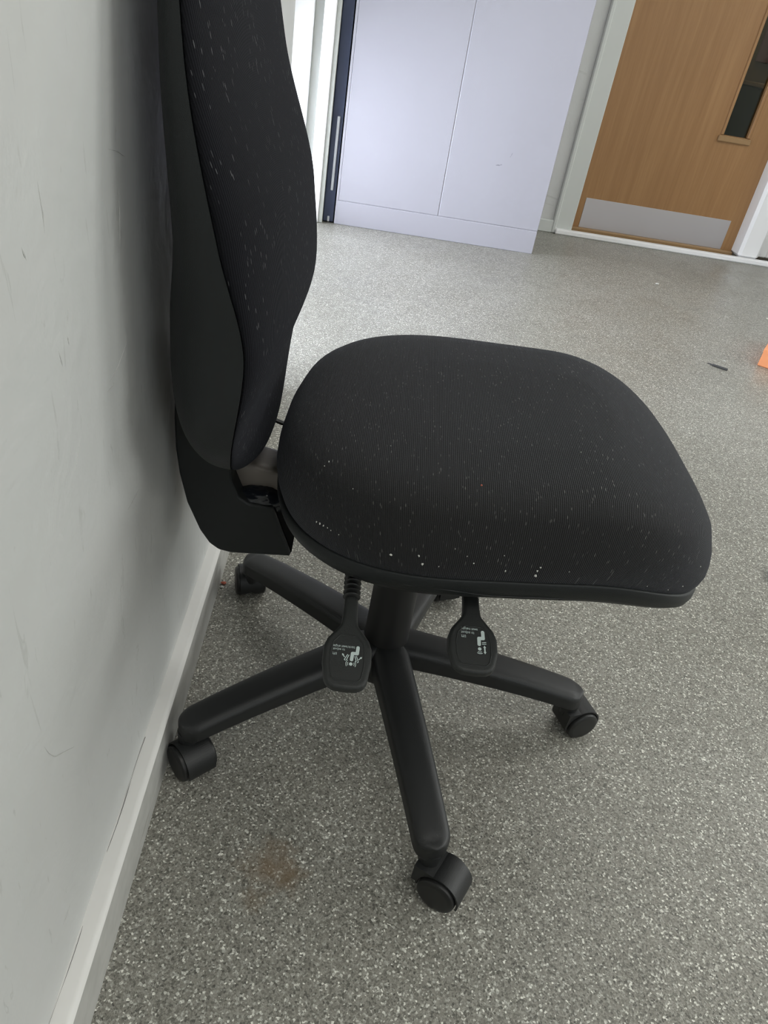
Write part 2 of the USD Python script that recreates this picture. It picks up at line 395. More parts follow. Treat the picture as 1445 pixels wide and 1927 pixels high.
obj('pane', bx(gx - .03, gx - .024, OP0 + .06, OP1 - .02, .04, 2.18), 'glass', w1)

# left skirting: brush-edged top, slightly wavy
yy = np.linspace(NY, OP0, 260); S = []
wob = (meshkit.fbm(np.c_[yy * 9, yy * 0, yy * 0], 4, 3) - .5)
for y, k in zip(yy, wob):
    h = .092 + .0035 * k
    S.append(np.array([(WX - .001, y, 0), (-.0005, y, 0), (.0 + .001 * k, y, h - .006), (-.003 + .003 * k, y, h - .001), (-.007, y, h), (WX + .004, y, h + .002), (WX - .001, y, h + .0025)]))
bl = thing('baseboard_left', (WX, 0, 0), kind='structure')
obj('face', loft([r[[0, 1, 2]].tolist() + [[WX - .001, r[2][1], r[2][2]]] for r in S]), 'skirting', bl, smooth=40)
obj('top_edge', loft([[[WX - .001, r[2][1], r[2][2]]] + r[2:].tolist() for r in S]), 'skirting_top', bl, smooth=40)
crack = [(WX + .0015 + .0008 * math.sin(40 * y), y, .0945) for y in np.linspace(.25, .62, 40)]
obj('trim_1', tube(crack, np.clip(.00035 * (-.15 + 1.4 * meshkit.noise(np.c_[np.linspace(0, 12, 40), np.zeros(40), np.zeros(40)], 5)), -.0, 1) + .00004, 6), 'crack', kind='structure')
obj('baseboard_far', cat_([bx(1.02, 1.243, FY - .016, FY, 0, .066, .004)]), 'frame_white', kind='structure')

# oak door, its frame, threshold, and the white panelled door beside it
t2 = thing('trim_2', (1.29, FY, 0), kind='structure')
obj('door_jamb', bx(1.222, 1.247, FY - .02, FY + .01, .0, 2.12, .006), 'frame_white', t2)
obj('door_jamb', bx(1.243, 1.338, FY - .004, FY + .12, 0, 2.12, .004), 'frame_white', t2)
obj('door_jamb', bx(2.318, 2.44, FY - .004, FY + .14, .02, 2.12, .016), 'white_paint', t2)
obj('door_jamb', bx(1.243, 3.4, FY - .004, FY + .14, 2.06, 2.13, .004), 'frame_white', t2)
obj('trim_3', cat_([bx(1.243, 3.4, FY - .035, FY + .004, .0, .028, .006)]), 'white_paint', kind='structure')
DY = FY + .105
d1 = thing('door_1', ((DX0 + DX1) / 2, DY, 0), kind='structure')
GX0, GX1, GZ0, GZ1 = 2.025, 2.165, .600, 1.72
leaf = [bx(DX0, GX0, DY, DY + .044, .03, 2.06), bx(GX1, DX1, DY, DY + .044, .03, 2.06), bx(GX0, GX1, DY, DY + .044, .03, GZ0), bx(GX0, GX1, DY, DY + .044, GZ1, 2.06)]
obj('leaf', cat_(leaf), 'oak', d1)
obj('weather_strip', bx(DX0, DX1, DY - .03, DY + .044, .0, .03, .006), 'bead_wood', d1)
obj('kick_plate', bx(1.400, 2.252, DY - .003, DY + .001, .030, .188, .001), 'kick_steel', d1)
bd = [bx(GX0 - .012, GX0 + .004, DY - .006, DY + .02, GZ0, GZ1, .003), bx(GX1 - .004, GX1 + .012, DY - .006, DY + .02, GZ0, GZ1, .003), bx(GX0 - .012, GX1 + .012, DY - .006, DY + .02, GZ1 - .004, GZ1 + .014, .003)]
for b in bd: obj('glazing_bead', b, 'oak', d1)
obj('glazing_bead', bx(GX0 - .022, GX1 + .02, DY - .014, DY + .02, GZ0 - .032, GZ0 - .002, .005), 'bead_wood', d1)
obj('pane', bx(GX0, GX1, DY + .018, DY + .024, GZ0, GZ1), 'door_glass', d1)
d2 = thing('door_2', (2.9, DY, 0), kind='structure')
obj('leaf', bx(2.44, 3.4, DY + .012, DY + .05, .02, 2.06), 'white_paint', d2)
obj('stile', bx(2.44, 2.53, DY - .005, DY + .012, .02, 2.06, .005), 'white_paint', d2)
obj('stile', bx(3.29, 3.4, DY - .005, DY + .012, .02, 2.06, .005), 'white_paint', d2)
obj('rail', bx(2.53, 3.29, DY - .005, DY + .012, .02, .13, .005), 'white_paint', d2)
obj('rail', bx(2.53, 3.29, DY - .005, DY + .012, .95, 1.1, .005), 'white_paint', d2)
# corridor beyond the door glass
cw = thing('wall_corridor', (2.0, 6.4, 0), kind='structure')
obj('wall_section', bx(.5, 4.4, 6.4, 6.5, 0, CZ), 'corridor_paint', cw)
obj('wall_section', bx(.5, .6, FY + .22, 6.4, 0, CZ), 'corridor_paint', cw)
obj('wall_section', bx(4.3, 4.4, FY + .22, 6.4, 0, CZ), 'corridor_paint', cw)
rect_light('corridor_fill', (2.2, 5.5, CZ - .1), (0, 0, -1), .5, .5, 13.0, (1, .95, .85))  # added fill light that brightens the corridor, out of view
gl = thing('corridor_locker', (3.2, 6.1, 0), 'dark green low locker seen through the narrow glass of the oak door', 'locker')
obj('body', bx(2.86, 3.5, 5.98, 6.38, 0, .80, .006), 'corridor_green', gl)
obj('top', bx(2.85, 3.51, 5.97, 6.39, .80, .825, .004), 'bead_wood', gl)
obj('rail', bx(2.86, 3.5, 5.97, 5.985, .745, .765, .003), 'bead_wood', gl)
obj('noticeboard', bx(2.9, 3.6, 6.375, 6.398, .95, 1.5, .003), 'corridor_pink', label='pinkish noticeboard on the corridor wall behind the oak door glass', cat='noticeboard')

# bodies of the added ceiling lights, made up to light the room
for x, y in ADDED_LAMPS:
    c = thing('added_ceiling_panel', (x, y, CZ - .03), 'added unseen flat white ceiling light panel ' + ('near' if y < 0 else 'far') + ' end of the row ' + ('beside the pale wall' if x < 2 else 'beside the added windows'), 'light', 'added ceiling light panels')
    obj('added_lamp_frame', cat_([bx(x - .6, x + .6, y - .3, y - .26, CZ - .03, CZ, .003), bx(x - .6, x + .6, y + .26, y + .3, CZ - .03, CZ, .003), bx(x - .6, x - .56, y - .26, y + .26, CZ - .03, CZ, .003), bx(x + .56, x + .6, y - .26, y + .26, CZ - .03, CZ, .003)]), 'white_paint', c)
    obj('added_diffuser', bx(x - .56, x + .56, y - .26, y + .26, CZ - .012, CZ - .004), 'white_paint', c)

# ------------------------------------------------------------------ cabinet
CX0, CX1, CY, CH = .036, 1.030, 3.748, 1.95
cb = thing('metal_cabinet', ((CX0 + CX1) / 2, CY + .25, 0), 'tall white two-door metal cabinet standing against the far wall left of the oak door', 'cabinet')
obj('carcass', bx(CX0, CX1, CY + .003, FY - .01, 0, CH, .003), 'cabinet_white', cb)
obj('plinth', bx(CX0, CX1, CY, CY + .02, 0, .107, .002), 'cabinet_white', cb)
xm = .533
obj('door', bx(CX0 + .012, xm - .0014, CY, CY + .02, .1105, CH - .02, .002), 'cabinet_white', cb)
obj('door', bx(xm + .0014, CX1 - .0, CY, CY + .02, .1105, CH - .02, .002), 'cabinet_white', cb)
obj('side_strip', bx(CX0, CX0 + .0112, CY, CY + .02, .107, CH, .001), 'cabinet_white', cb)
obj('side_strip', bx(CX0, CX1, CY, CY + .02, CH - .0185, CH, .001), 'cabinet_white', cb)
obj('shadow_gap', bx(CX0 + .012, CX1 - .004, CY + .0035, CY + .0045, .1065, .111), 'gap_dark', cb, label='thin dark gap under the cabinet doors')
obj('shadow_gap', bx(xm - .002, xm + .002, CY + .0035, CY + .0045, .11, CH - .02), 'gap_dark', cb, label='thin dark gap between the cabinet doors')
sm = []
for x, z, w, h, a in ((.771, .374, .016, .004, 0), (.783, .377, .008, .003, .2), (.762, .372, .008, .002, -.2), (.822, .428, .002, .012, -.3), (.818, .417, .0015, .007, -.5)):
    t = np.linspace(0, 2 * np.pi, 14, endpoint=False); p = np.c_[w / 2 * np.cos(t), h / 2 * np.sin(t)]
    p = p @ np.array([[math.cos(a), math.sin(a)], [-math.sin(a), math.cos(a)]])
    obj('scuff', loft([np.c_[x + p[:, 0], np.full(14, CY + d), z + p[:, 1]] for d in (.0005, -.0003)]), 'gap_dark', cb, label='small grey scuff mark on the right cabinet door')

# navy board with a metal edge bar between reveal and cabinet
nb = thing('folded_board', (.006, CY + .2, 0), 'narrow navy blue board on edge, squeezed between white window reveal and cabinet', 'board')
obj('panel', bx(-.020, .031, CY, CY + .42, .006, 1.8, .003), 'navy', nb)
obj('edge_bar', bx(.004, .017, CY - .007, CY + .004, .15, .468, .0025), 'steel', nb, label='brushed grey metal bar on the navy board')
obj('foot', bx(.001, .012, CY - .003, CY + .005, .006, .032, .002), 'steel', nb)

# ------------------------------------------------------------------ loose things on the floor
ob = thing('orange_box', (1.93, 2.78, 0), 'bright orange box standing on the grey floor at the right picture edge', 'box')
P0, P1, P2 = np.array([1.733, 2.627]), np.array([1.90, 2.885]), np.array([1.99, 2.46])
quad = [P0, P2, P2 + (P1 - P0), P1]
obj('box_body', loft([np.c_[np.array([q_ + (Pc - q_) * s for q_, Pc in zip(quad, [np.mean(quad, 0)] * 4)]), np.full(4, z)] for s, z in ((.03, 0.0), (.0, .004), (.0, .055))]), 'orange', ob)
rim = np.mean(quad, 0)
obj('lid', loft([np.c_[np.array([q_ - (rim - q_) * s for q_ in quad]), np.full(4, z)] for s, z in ((.01, .055), (.01, .066), (-.01, .068))]), 'orange', ob)
pen = obj('pen', lathe([(.0005, 0), (.0022, .008), (.0028, .02), (.0042, .022), (.0046, .07), (.0040, .077), (.002, .0775)], (1.508, 2.565, .0046), (.065, -.040, 0), 18), 'dark_grey', smooth=35,
          label='thin dark pen lying on the pale floor near the orange box', cat='pen')


def crumb(c, s, seed, flat=.5):
    m = trimesh.creation.icosphere(1, 1.0); r = np.random.default_rng(seed)
    m.vertices = m.vertices * (0.7 + .5 * r.random((len(m.vertices), 1))) * np.array([s, s * .75, s * flat])
    m.apply_translation((c[0], c[1], c[2] - m.vertices[:, 2].min())); return m


obj('chip', crumb((.0058, 1.043, 0), .0048, 1), 'red_chip', label='tiny brick-red chip on the floor against the white skirting', cat='chip')
obj('crumb', crumb((.0052, 1.032, 0), .0038, 2), 'lint', label='tiny white crumb beside the red chip against the skirting', cat='crumb')
for i, (x, y, s, lab) in enumerate([(1.60, 2.62, .006, 'tiny white crumb on the floor nearest the dark pen'), (2.05, 3.25, .008, 'small white crumb on the floor in front of the white door'),
                                    (1.62, 3.55, .009, 'white crumb on the floor before the oak door threshold'), (1.13, 3.98, .006, 'white crumb in the shade beside the cabinet')]):
    obj('crumb', crumb((x, y, 0), s, 10 + i, .3), 'lint', label=lab, cat='crumb')

# ------------------------------------------------------------------ the chair
HX, HY = .2935, .8134
chair = thing('office_chair', (HX, HY, 0), 'black fabric swivel office chair on castors pushed back against the pale wall', 'chair')

# --- seat
SP = (.379, .810, -.049, .266, .242, 2.431, 3.207, -.098, .092)
SZ, SH, STI, SKF = .464, .084, .017, .068


def outline(inset, n=240, scale=1.0):
    cx, cy, th, a, b, er, ef, tp, yb = SP
    t = np.linspace(0, 2 * np.pi, n, endpoint=False); e = np.where(np.cos(t) > 0, ef, er)
    # soften the jump of exponent across the middle
    e = er + (ef - er) * (1 / (1 + np.exp(-np.cos(t) * 5)))
    u = np.sign(np.cos(t)) * np.abs(np.cos(t)) ** (2 / e); v = np.sign(np.sin(t)) * np.abs(np.sin(t)) ** (2 / e)
    u, v = u * scale, v * scale
    U = u * (a - inset); V = v * (b - inset) * (1 + tp * u + yb * u * u)
    return np.stack([cx + U * math.cos(th) - V * math.sin(th), cy + U * math.sin(th) + V * math.cos(th)], 1), U / a


def seat_ring(dz, inset, fz=0.0, scale=1.0, drop=1.0):
    o, u = outline(inset, scale=scale); uf = np.clip(u - .3, 0, 1) / .7
    return np.c_[o, SZ + STI * u - drop * SKF * uf ** 2 + fz * SH + dz]


pad = [seat_ring(-.004, .02), seat_ring(-.001, .009)]
for fz, ins in ((0, .006), (.15, .002), (.3, 0), (.45, .001), (.6, .004), (.73, .009), (.85, .014), (.93, .023), (1.0, .038), (1.035, .062), (1.052, .095)):
    pad.append(seat_ring(0, ins, fz))
for ins, s, f in ((.125, 1, 1.062), (.10, .78, 1.064), (.10, .58, 1.062), (.10, .4, 1.058), (.1, .2, 1.052), (.1, .06, 1.05)): pad.append(seat_ring(0, ins, f, s))
seat_pad = loft(pad)
_d = seat_pad.vertices - np.array([SP[0], SP[1], 0])
_x = _d[:, 0] * math.cos(SP[2]) + _d[:, 1] * math.sin(SP[2]); _y = -_d[:, 0] * math.sin(SP[2]) + _d[:, 1] * math.cos(SP[2])
_dr = np.maximum(SZ + SH * 1.05 - _d[:, 2], 0)
_st = np.c_[_x + np.sign(_x) * _dr * np.clip(np.abs(_x) / SP[3], 0, 1) ** 2, _y + np.sign(_y) * _dr * np.clip(np.abs(_y) / SP[4], 0, 1) ** 3]
sp = obj('seat_pad', seat_pad, 'seat_fabric', chair, smooth=True, uv=_st, label='black ribbed fabric seat cushion flecked with pale lint')
sh = [seat_ring(.0015, .012), seat_ring(.002, .005), seat_ring(.000, .0025), seat_ring(-.008, .0025), seat_ring(-.018, .005), seat_ring(-.027, .012), seat_ring(-.032, .024), seat_ring(-.035, .045, drop=.9), seat_ring(-.038, .085, drop=.7), seat_ring(-.040, .13, drop=.4)]
obj('seat_shell', loft(sh), 'shell_plastic', chair, smooth=45, label='black plastic under-shell of the seat')

# --- backrest
TH, BX, BY = -.05, .2935, .8120
ZK = np.array([.44, .54, .64, .74, .88, 1.06])
BW = PchipInterpolator(ZK, [.2062, .2159, .2053, .2059, .1897, .1439])
BS = PchipInterpolator(ZK, [-.2278, -.2068, -.1955, -.2202, -.2526, -.2692])
BB = PchipInterpolator(ZK, [-.2609, -.2910, -.2961, -.2865, -.2908, -.2890])
BF = PchipInterpolator(ZK, [-.1686, -.1973, -.1710, -.1794, -.2265, -.2580])
ZB, PE, NS = .453, 2.201, 2.601


def l2w(u, v, z):
    u, v, z = np.broadcast_arrays(u, v, z)
    return np.stack([BX + u * math.cos(TH) - v * math.sin(TH), BY + u * math.sin(TH) + v * math.cos(TH), z], -1)


zz = np.concatenate([ZB + (.62 - ZB) * (1 - np.cos(np.linspace(0.02, np.pi / 2, 34))), np.linspace(.63, .97, 36), .98 + .11 * np.sin(np.linspace(0, np.pi / 2 - .02, 20))])
rb = np.clip((.62 - zz) / (.62 - ZB), 0, 1); rt = np.clip((zz - .98) / .11, 0, 1)
kz = (1 - rb ** PE) ** (1 / PE) * (1 - rt ** 2.4) ** (1 / 2.4)
zc = np.minimum(zz, 1.06)


def back_surface(side, wscale, shift=0.0):
    """A closed half of the backrest: side +1 the padded front, -1 the plastic back."""
    th = np.linspace(0, np.pi, 49); s = -np.cos(th)
    g = (1 - np.abs(s) ** NS) ** (1 / NS)
    X = BS(zc) + shift; w = np.maximum(BW(zc) * kz * wscale, 1e-4)
    D = ((BF(zc) if side > 0 else BB(zc)) - X) * np.sqrt(kz)
    rings = []
    for x, wi, d, z in zip(X, w, D, zz):
        # bulged side, then the flat seam side back
        a = l2w(x + d * g, s * wi, z); b = l2w(np.full(15, x), np.linspace(wi, -wi, 17)[1:-1], z)
        rings.append(np.vstack([a, b]))
    return loft(rings)


_bp = back_surface(1, .994, .0022)
_rg = _bp.vertices[:len(zz) * 64].reshape(len(zz), 64, 3)
_al = np.concatenate([np.zeros((len(zz), 1)), np.cumsum(np.linalg.norm(np.diff(_rg, axis=1), axis=2), 1)], 1); _al -= _al[:, 24:25]
_st = np.vstack([np.c_[_al.ravel(), _rg[:, :, 2].ravel()], np.zeros((len(_bp.vertices) - len(zz) * 64, 2))])
obj('backrest_pad', _bp, 'back_fabric', chair, smooth=True, uv=_st, label='black fabric cushion of the backrest')
obj('backrest_shell', back_surface(-1, 1.0, .0018), 'shell_plastic', chair, smooth=50, label='smooth black plastic rear shell of the backrest')

# --- bracket cover behind the seat, seen from its side
pl = Polygon([(-.006, .56), (-.008, .50), (-.007, .46), (-.003, .425), (.006, .383), (.022, .342), (.034, .323), (.046, .314), (.062, .311), (.139, .317), (.140, .322), (.128, .352), (.1125, .392), (.084, .393), (.070, .402), (.061, .425), (.060, .44), (.045, .50), (.03, .56)])
pl = pl.buffer(.003).buffer(-.003)
R = slab(pl, [(.003, 0), (.001, .0012), (0, .003), (0, .112), (.001, .1138), (.003, .115)], 200)
ca, sa = math.cos(TH), math.sin(TH)
obj('bracket_cover', slab_solid(R, lambda r: np.c_[r[:, 0], .755 + r[:, 2], r[:, 1]]), 'shell_plastic', chair, smooth=30, label='flat black plastic cover of the backrest bracket')


obj('painted_opening', loft([np.c_[np.array([.1396, .1405, .1290, .1135]) + d, np.full(4, y), [.319, .323, .352, .390]] for d, y in ((0.0004, .7605), (0.0004, .8650))]), 'cavity_shade', chair, label='near-black plate with painted shade for the open side of the bracket cover')  # plate on a solid cover; shade of the opening is in its colour


def sweep(path, w, h, n=28, e=4.0):
    """A rounded bar of width w and height h along a path in 3D."""
    path = np.asarray(path, float); t = np.linspace(0, 2 * np.pi, n, endpoint=False); W_, H_ = np.broadcast_to(w, len(path)), np.broadcast_to(h, len(path)); out = []
    for i in range(len(path)):
        d, s, u = frame_of(path[min(i + 1, len(path) - 1)] - path[max(i - 1, 0)])
        a = np.sign(np.cos(t)) * np.abs(np.cos(t)) ** (2 / e) * W_[i] / 2; b = np.sign(np.sin(t)) * np.abs(np.sin(t)) ** (2 / e) * H_[i] / 2
        out.append(path[i] + a[:, None] * s + b[:, None] * u)
    return loft(out)


def smooth_path(P, n):
    P = np.asarray(P, float); k = np.linspace(0, 1, len(P)); t = np.linspace(0, 1, n)
    from scipy.interpolate import CubicSpline
    return CubicSpline(k, P)(t)


arm = obj('back_arm', sweep(smooth_path([(.040, .812, .424), (.062, .812, .415), (.098, .812, .408), (.13, .812, .406), (.20, .812, .412), (.26, .812, .425)], 28), .062, .046, 32, 4.5), 'worn_arm', chair, smooth=40, label='worn brownish arm joining backrest bracket and seat')
bt = trimesh.creation.icosphere(4, 1.0); bv = bt.vertices.copy()
bv *= (1 + .30 * (meshkit.fbm(bv * 2.6 + 5, 3, 4) - .5))[:, None]
bt.vertices = bv * np.array([.036, .021, .021]) + np.array([.094, .7785, .385])
obj('boot', bt, 'gloss_black', chair, smooth=True, label='crumpled glossy black boot under the arm')
obj('adjuster_rod', sweep([(.06, .94, .424), (.10, .938, .413), (.16, .935, .40), (.22, .93, .40)], .008, .0045, 12), 'dark_plastic', chair, smooth=40)
obj('adjuster_rod', sweep([(.10, .87, .382), (.14, .87, .38), (.2, .865, .385)], .008, .0045, 12), 'dark_plastic', chair, smooth=40)
obj('tilt_mechanism', bx(.17, .42, .735, .89, .395, .470, .012), 'dark_plastic', chair)

# --- gas column
obj('gas_column', lathe([(.020, .13), (.0345, .13), (.0345, .145), (.0335, .15), (.0325, .30), (.0325, .36), (.031, .362), (.027, .362), (.027, .41), (.01, .41)], (HX, HY, 0)), 'dark_plastic', chair, smooth=35)

# --- five-star base
A0, LR = 2.42602, .3108
obj('base_hub', lathe([(.01, .075), (.040, .075), (.052, .085), (.055, .100), (.052, .122), (.046, .133), (.038, .138), (.034, .139), (.01, .139)], (HX, HY, 0), n=60), 'black_plastic', chair, smooth=40)


def leg_mesh(ang):
    d = np.array([math.cos(ang), math.sin(ang)]); s = np.array([-d[1], d[0]]); rings = []
    rs = np.concatenate([np.linspace(.018, .299, 34), .299 + .023 * np.sin(np.linspace(0, np.pi / 2, 10))[1:]])
    t = np.linspace(0, 2 * np.pi, 40, endpoint=False)
    for r in rs:
        q = r / .322
        top = .097 + .050 * (1 - min(r, .31) / .31) ** 0.9 * (1 + .35 * min(r, .31) / .31)
        hgt = .046 - .014 * q
        w = (.030 - .0065 * q)
        if r > .299:
            e = max(1 - ((r - .299) / .023) ** 2, 0) ** .5; w *= max(e, .02); top -= .004 * (1 - e); hgt -= .004 * (1 - e)
        x = np.sign(np.cos(t)) * np.abs(np.cos(t)) ** .62; y = np.sin(t)
        yy_ = np.where(y > 0, np.abs(y) ** .75, -np.abs(y) ** .25)
        wb = np.where(y > 0, 1.0, 1.0) * w
        zc_ = top - hgt * .42
        zz_ = np.where(yy_ > 0, zc_ + yy_ * hgt * .42, zc_ + yy_ * hgt * .58)
        rings.append(np.c_[HX + d[0] * r + s[0] * x * wb, HY + d[1] * r + s[1] * x * wb, zz_])
    return loft(rings)


WR = .0265


def caster(stem, axis_deg, trail, off):
    """Twin-wheel castor. axis: direction of the axle; trail +-1: the side of the axle the stem stands on."""
    a = np.array([math.cos(math.radians(axis_deg)), math.sin(math.radians(axis_deg)), 0.0]); t = trail * np.array([-a[1], a[0], 0.0]); z = np.array([0, 0, 1.0])
    C = np.array([stem[0], stem[1], 0]) - off * t + WR * z
    put = lambda p, y: C + p[:, :1] * t + p[:, 1:2] * z + y * a
    # hood: shell over the treads, open below and at the stem side
    ang = np.radians(np.linspace(-12, 190, 40))       # 0 at the trailing side, going over the top
    ro, ri = WR + .0042, WR + .0016
    outer = np.c_[-ro * np.cos(ang), ro * np.sin(ang)]
    inner = np.c_[-ri * np.cos(ang), ri * np.sin(ang)][::-1]
    prof = np.vstack([outer, inner])
    g = Polygon(prof).buffer(0)
    if off > .02: g = g.union(sbox(.008, -.001, off + .0095, .029))
    g = g.difference(Point(0, 0).buffer(ri - .0001)).buffer(.0008).buffer(-.0008)
    gg = max(getattr(g, 'geoms', [g]), key=lambda q: q.area)
    ex = trimesh.creation.extrude_polygon(gg, .041, engine='earcut')
    V = ex.vertices; hv = put(V[:, :2], 0) + (V[:, 2:3] - .0205) * a
    mid = trimesh.creation.cylinder(WR - .004, .010, sections=36); mv = mid.vertices; mvv = put(mv[:, :2], 0) + mv[:, 2:3] * a
    hood = cat_([trimesh.Trimesh(hv, ex.faces, process=False), trimesh.Trimesh(mvv, mid.faces, process=False)])
    h = obj('caster', hood, 'black_plastic', chair, smooth=35)
    for sgn in (-1, 1):
        pr = [(.003, .006), (WR - .003, .006), (WR - .0005, .0075), (WR, .010), (WR, .0215), (WR - .0010, .0243), (WR - .0035, .0262), (WR - .008, .0268), (.002, .0268)]
        obj('wheel', lathe(pr, C, a * sgn, 48), 'wheel_plastic', h, smooth=32)
    obj('stem', lathe([(.003, .040), (.011, .040), (.011, .052), (.0145, .054), (.0145, .074), (.003, .074)], (stem[0], stem[1], 0), n=28), 'black_plastic', h, smooth=35)


CAST = [(15, -1, .018), (41, 1, .010), (58, 1, .0275), (110, 1, .0225), (20, 1, .02)]
for k in range(5):
    an = A0 + k * 2 * math.pi / 5
    obj('leg', leg_mesh(an), 'black_plastic', chair, smooth=42)
for k in range(5):
    an = A0 + k * 2 * math.pi / 5
    p = np.array([HX, HY]) + (LR - .002) * np.array([math.cos(an), math.sin(an)])
    caster(p, *CAST[k])

# --- adjusting levers under the right side of the seat
LS = .30


def lever_put(m, xc, y0, z0, skew=0.0):
    """2D paddle coordinates (a across, b outwards from the seat, h above) to the world; the paddle slopes down outwards."""
    m = np.asarray(m, float); k = 1 / math.sqrt(1 + LS * LS)
    return np.c_[xc + m[:, 0] + skew * m[:, 1], y0 - m[:, 1] * k - m[:, 2] * LS * k, z0 - m[:, 1] * LS * k + m[:, 2] * k]


def lever(xc, y0, z0, neck0, neck_hw, shoulder, hw, length, tip_hw, skew):
    """outline along b: neck from neck0 to shoulder start, paddle to length"""
    s0, s1 = shoulder
    half = [(neck_hw * .92, neck0), (neck_hw, s0 - .012), (neck_hw + .001, s0), (hw * .88, s1 - .003), (hw, s1 + .006), (hw * 1.01, s1 + (length - s1) * .45), (tip_hw + .002, length - .0095), (tip_hw - .0015, length - .0040), (tip_hw - .0075, length - .0008), (.003, length)]
    pg = Polygon([(-a, b) for a, b in half] + [(a, b) for a, b in half[::-1]])
    pg = pg.buffer(-.007).buffer(.007).buffer(.012).buffer(-.012)
    R_ = slab(pg, [(.0035, -.0055), (.0012, -.0048), (0, -.003), (0, .001), (.0007, .0032), (.0022, .0046), (.0045, .0052)], 220)
    body = slab_solid(R_, lambda r: lever_put(r, xc, y0, z0, skew))
    inner = [(.35 * hw, s1 - .006), (.62 * hw, s1 + .002), (.70 * hw, s1 + .012), (.69 * hw, s1 + (length - s1) * .55), (.60 * hw, length - .012), (.45 * hw, length - .0085)]
    ig = Polygon([(-a, b) for a, b in inner] + [(a, b) for a, b in inner[::-1]]).buffer(.004).buffer(-.004)
    c = resample(ig, 120); c = np.vstack([c, c[:1]])
    ridge = tube(lever_put(np.c_[c, np.full(len(c), .0050)], xc, y0, z0, skew), .00075, 8)
    return body, ridge


def place_flat(mesh, xc, y0, z0, skew):
    """flat print: mesh xy are paddle (a, b), its z the height above the paddle's face"""
    v = mesh.vertices.copy(); v[:, 2] += .0051
    return trimesh.Trimesh(lever_put(v, xc, y0, z0, skew), mesh.faces, process=False)


def words(lines, a_edge, skew_fix=0.0):
    """text turned half round: reads along -a, its tops point outwards (+b); lines: (text, length, b of baseline)"""
    out = []
    for txt, ln, b, hgt in lines:
        m = meshkit.text_mesh(txt, .0023, .00025)
        w = m.vertices[:, 0].max() - m.vertices[:, 0].min()
        v = m.vertices.copy(); v[:, 0] = (v[:, 0] - v[:, 0].min()) * ln / w; v[:, 1] *= hgt / .0023
        out.append(trimesh.Trimesh(np.c_[a_edge + ln - v[:, 0], b + v[:, 1], v[:, 2]], m.faces, process=False))
    return cat_(out)


def arrow(p, q, w, hd, both=False):
    p, q = np.array(p, float), np.array(q, float); d = (q - p) / np.linalg.norm(q - p); n = np.array([-d[1], d[0]])
    sh = [LineString([p + (d * hd if both else 0), q - d * hd * .8]).buffer(w / 2, cap_style=2), Polygon([q, q - d * hd + n * hd * .62, q - d * hd - n * hd * .62])]
    if both: sh.append(Polygon([p, p + d * hd + n * hd * .62, p + d * hd - n * hd * .62]))
    return unary_union(sh)


def arc(c, r, a0, a1, w):
    t = np.radians(np.linspace(a0, a1, 12)); return LineString(np.c_[c[0] + r * np.cos(t), c[1] + r * np.sin(t)]).buffer(w / 2, cap_style=2)


# first lever, with its ribbed bellows: back and seat angle
L1 = dict(xc=.2175, y0=.632, z0=.4175, skew=.012)
body, ridge = lever(neck0=.042, neck_hw=.0078, shoulder=(.078, .098), hw=.0245, length=.1505, tip_hw=.0195, **L1)
lv = obj('adjusting_lever', body, 'lever_plastic', chair, smooth=32, label='flat black lever paddle with ribbed bellows neck, for back and seat angle')
obj('raised_rim', ridge, 'lever_plastic', lv, smooth=True)
bp = []
for i in range(49):
    b = .006 + i * .0008; bp.append((b, .0072 + .0024 * math.sin(i / 48 * 6.5 * 2 * math.pi)))
ax0 = lever_put([[0, 0, 0]], **L1)[0]; ax1 = lever_put([[0, 1, 0]], **L1)[0]; axd = ax1 - ax0
obj('bellows', lathe([(.002, .005)] + [(r_, b_) for b_, r_ in bp] + [(.002, .046)], ax0, axd, 28), 'wheel_plastic', lv, smooth=50)


def c1(u, v): return np.array([((u * .0761 + 590) - 650.0) * .00052, .1505 - (1738 - v) * .0761 * .000585])


txt = words([('lift', .0042, c1(0, 880)[1], .0026), ('to adjust', .0121, c1(0, 770)[1], .0022), ('back/seat angle', .0220, c1(0, 690)[1], .0024)], c1(405, 0)[0])
obj('lettering', place_flat(txt, **L1), 'lettering', lv)
fig = unary_union([LineString([c1(1045, 710), c1(1035, 860), c1(915, 865), c1(900, 1020)]).buffer(.00175), Point(c1(888, 1130)).buffer(.00178),
                   arc(c1(888, 1130), .0034, 150, 210, .0007), arc(c1(888, 1130), .0050, 148, 212, .0007), arc(c1(888, 1130), .0034, -30, 30, .0007), arc(c1(888, 1130), .0050, -32, 32, .0007),
                   LineString([c1(790, 905), c1(715, 1035), c1(745, 1050)]).buffer(.00042), LineString([c1(825, 915), c1(770, 1035), c1(795, 1050)]).buffer(.00042),
                   LineString([c1(980, 930), c1(1020, 1050), c1(995, 1060)]).buffer(.00042), LineString([c1(1020, 925), c1(1075, 1065), c1(1050, 1080)]).buffer(.00042),
                   arrow(c1(718, 975), c1(650, 885), .001, .0021), arrow(c1(1080, 1005), c1(1165, 930), .001, .0021)])
obj('pictogram', place_flat(extrude(fig, .00025), **L1), 'lettering', lv)

# second lever: seat height
L2 = dict(xc=.3475, y0=.640, z0=.421, skew=.012)
body, ridge = lever(neck0=.0, neck_hw=.0092, shoulder=(.060, .080), hw=.0262, length=.1275, tip_hw=.0205, **L2)
lv2 = obj('adjusting_lever', body, 'lever_plastic', chair, smooth=32, label='flat black lever paddle on a plain neck, for seat height')
obj('raised_rim', ridge, 'lever_plastic', lv2, smooth=True)


def c2(u, v): return np.array([((u * .0761 + 830) - 884.0) * .00056, .1275 - (1605 - v) * .0761 * .000615])


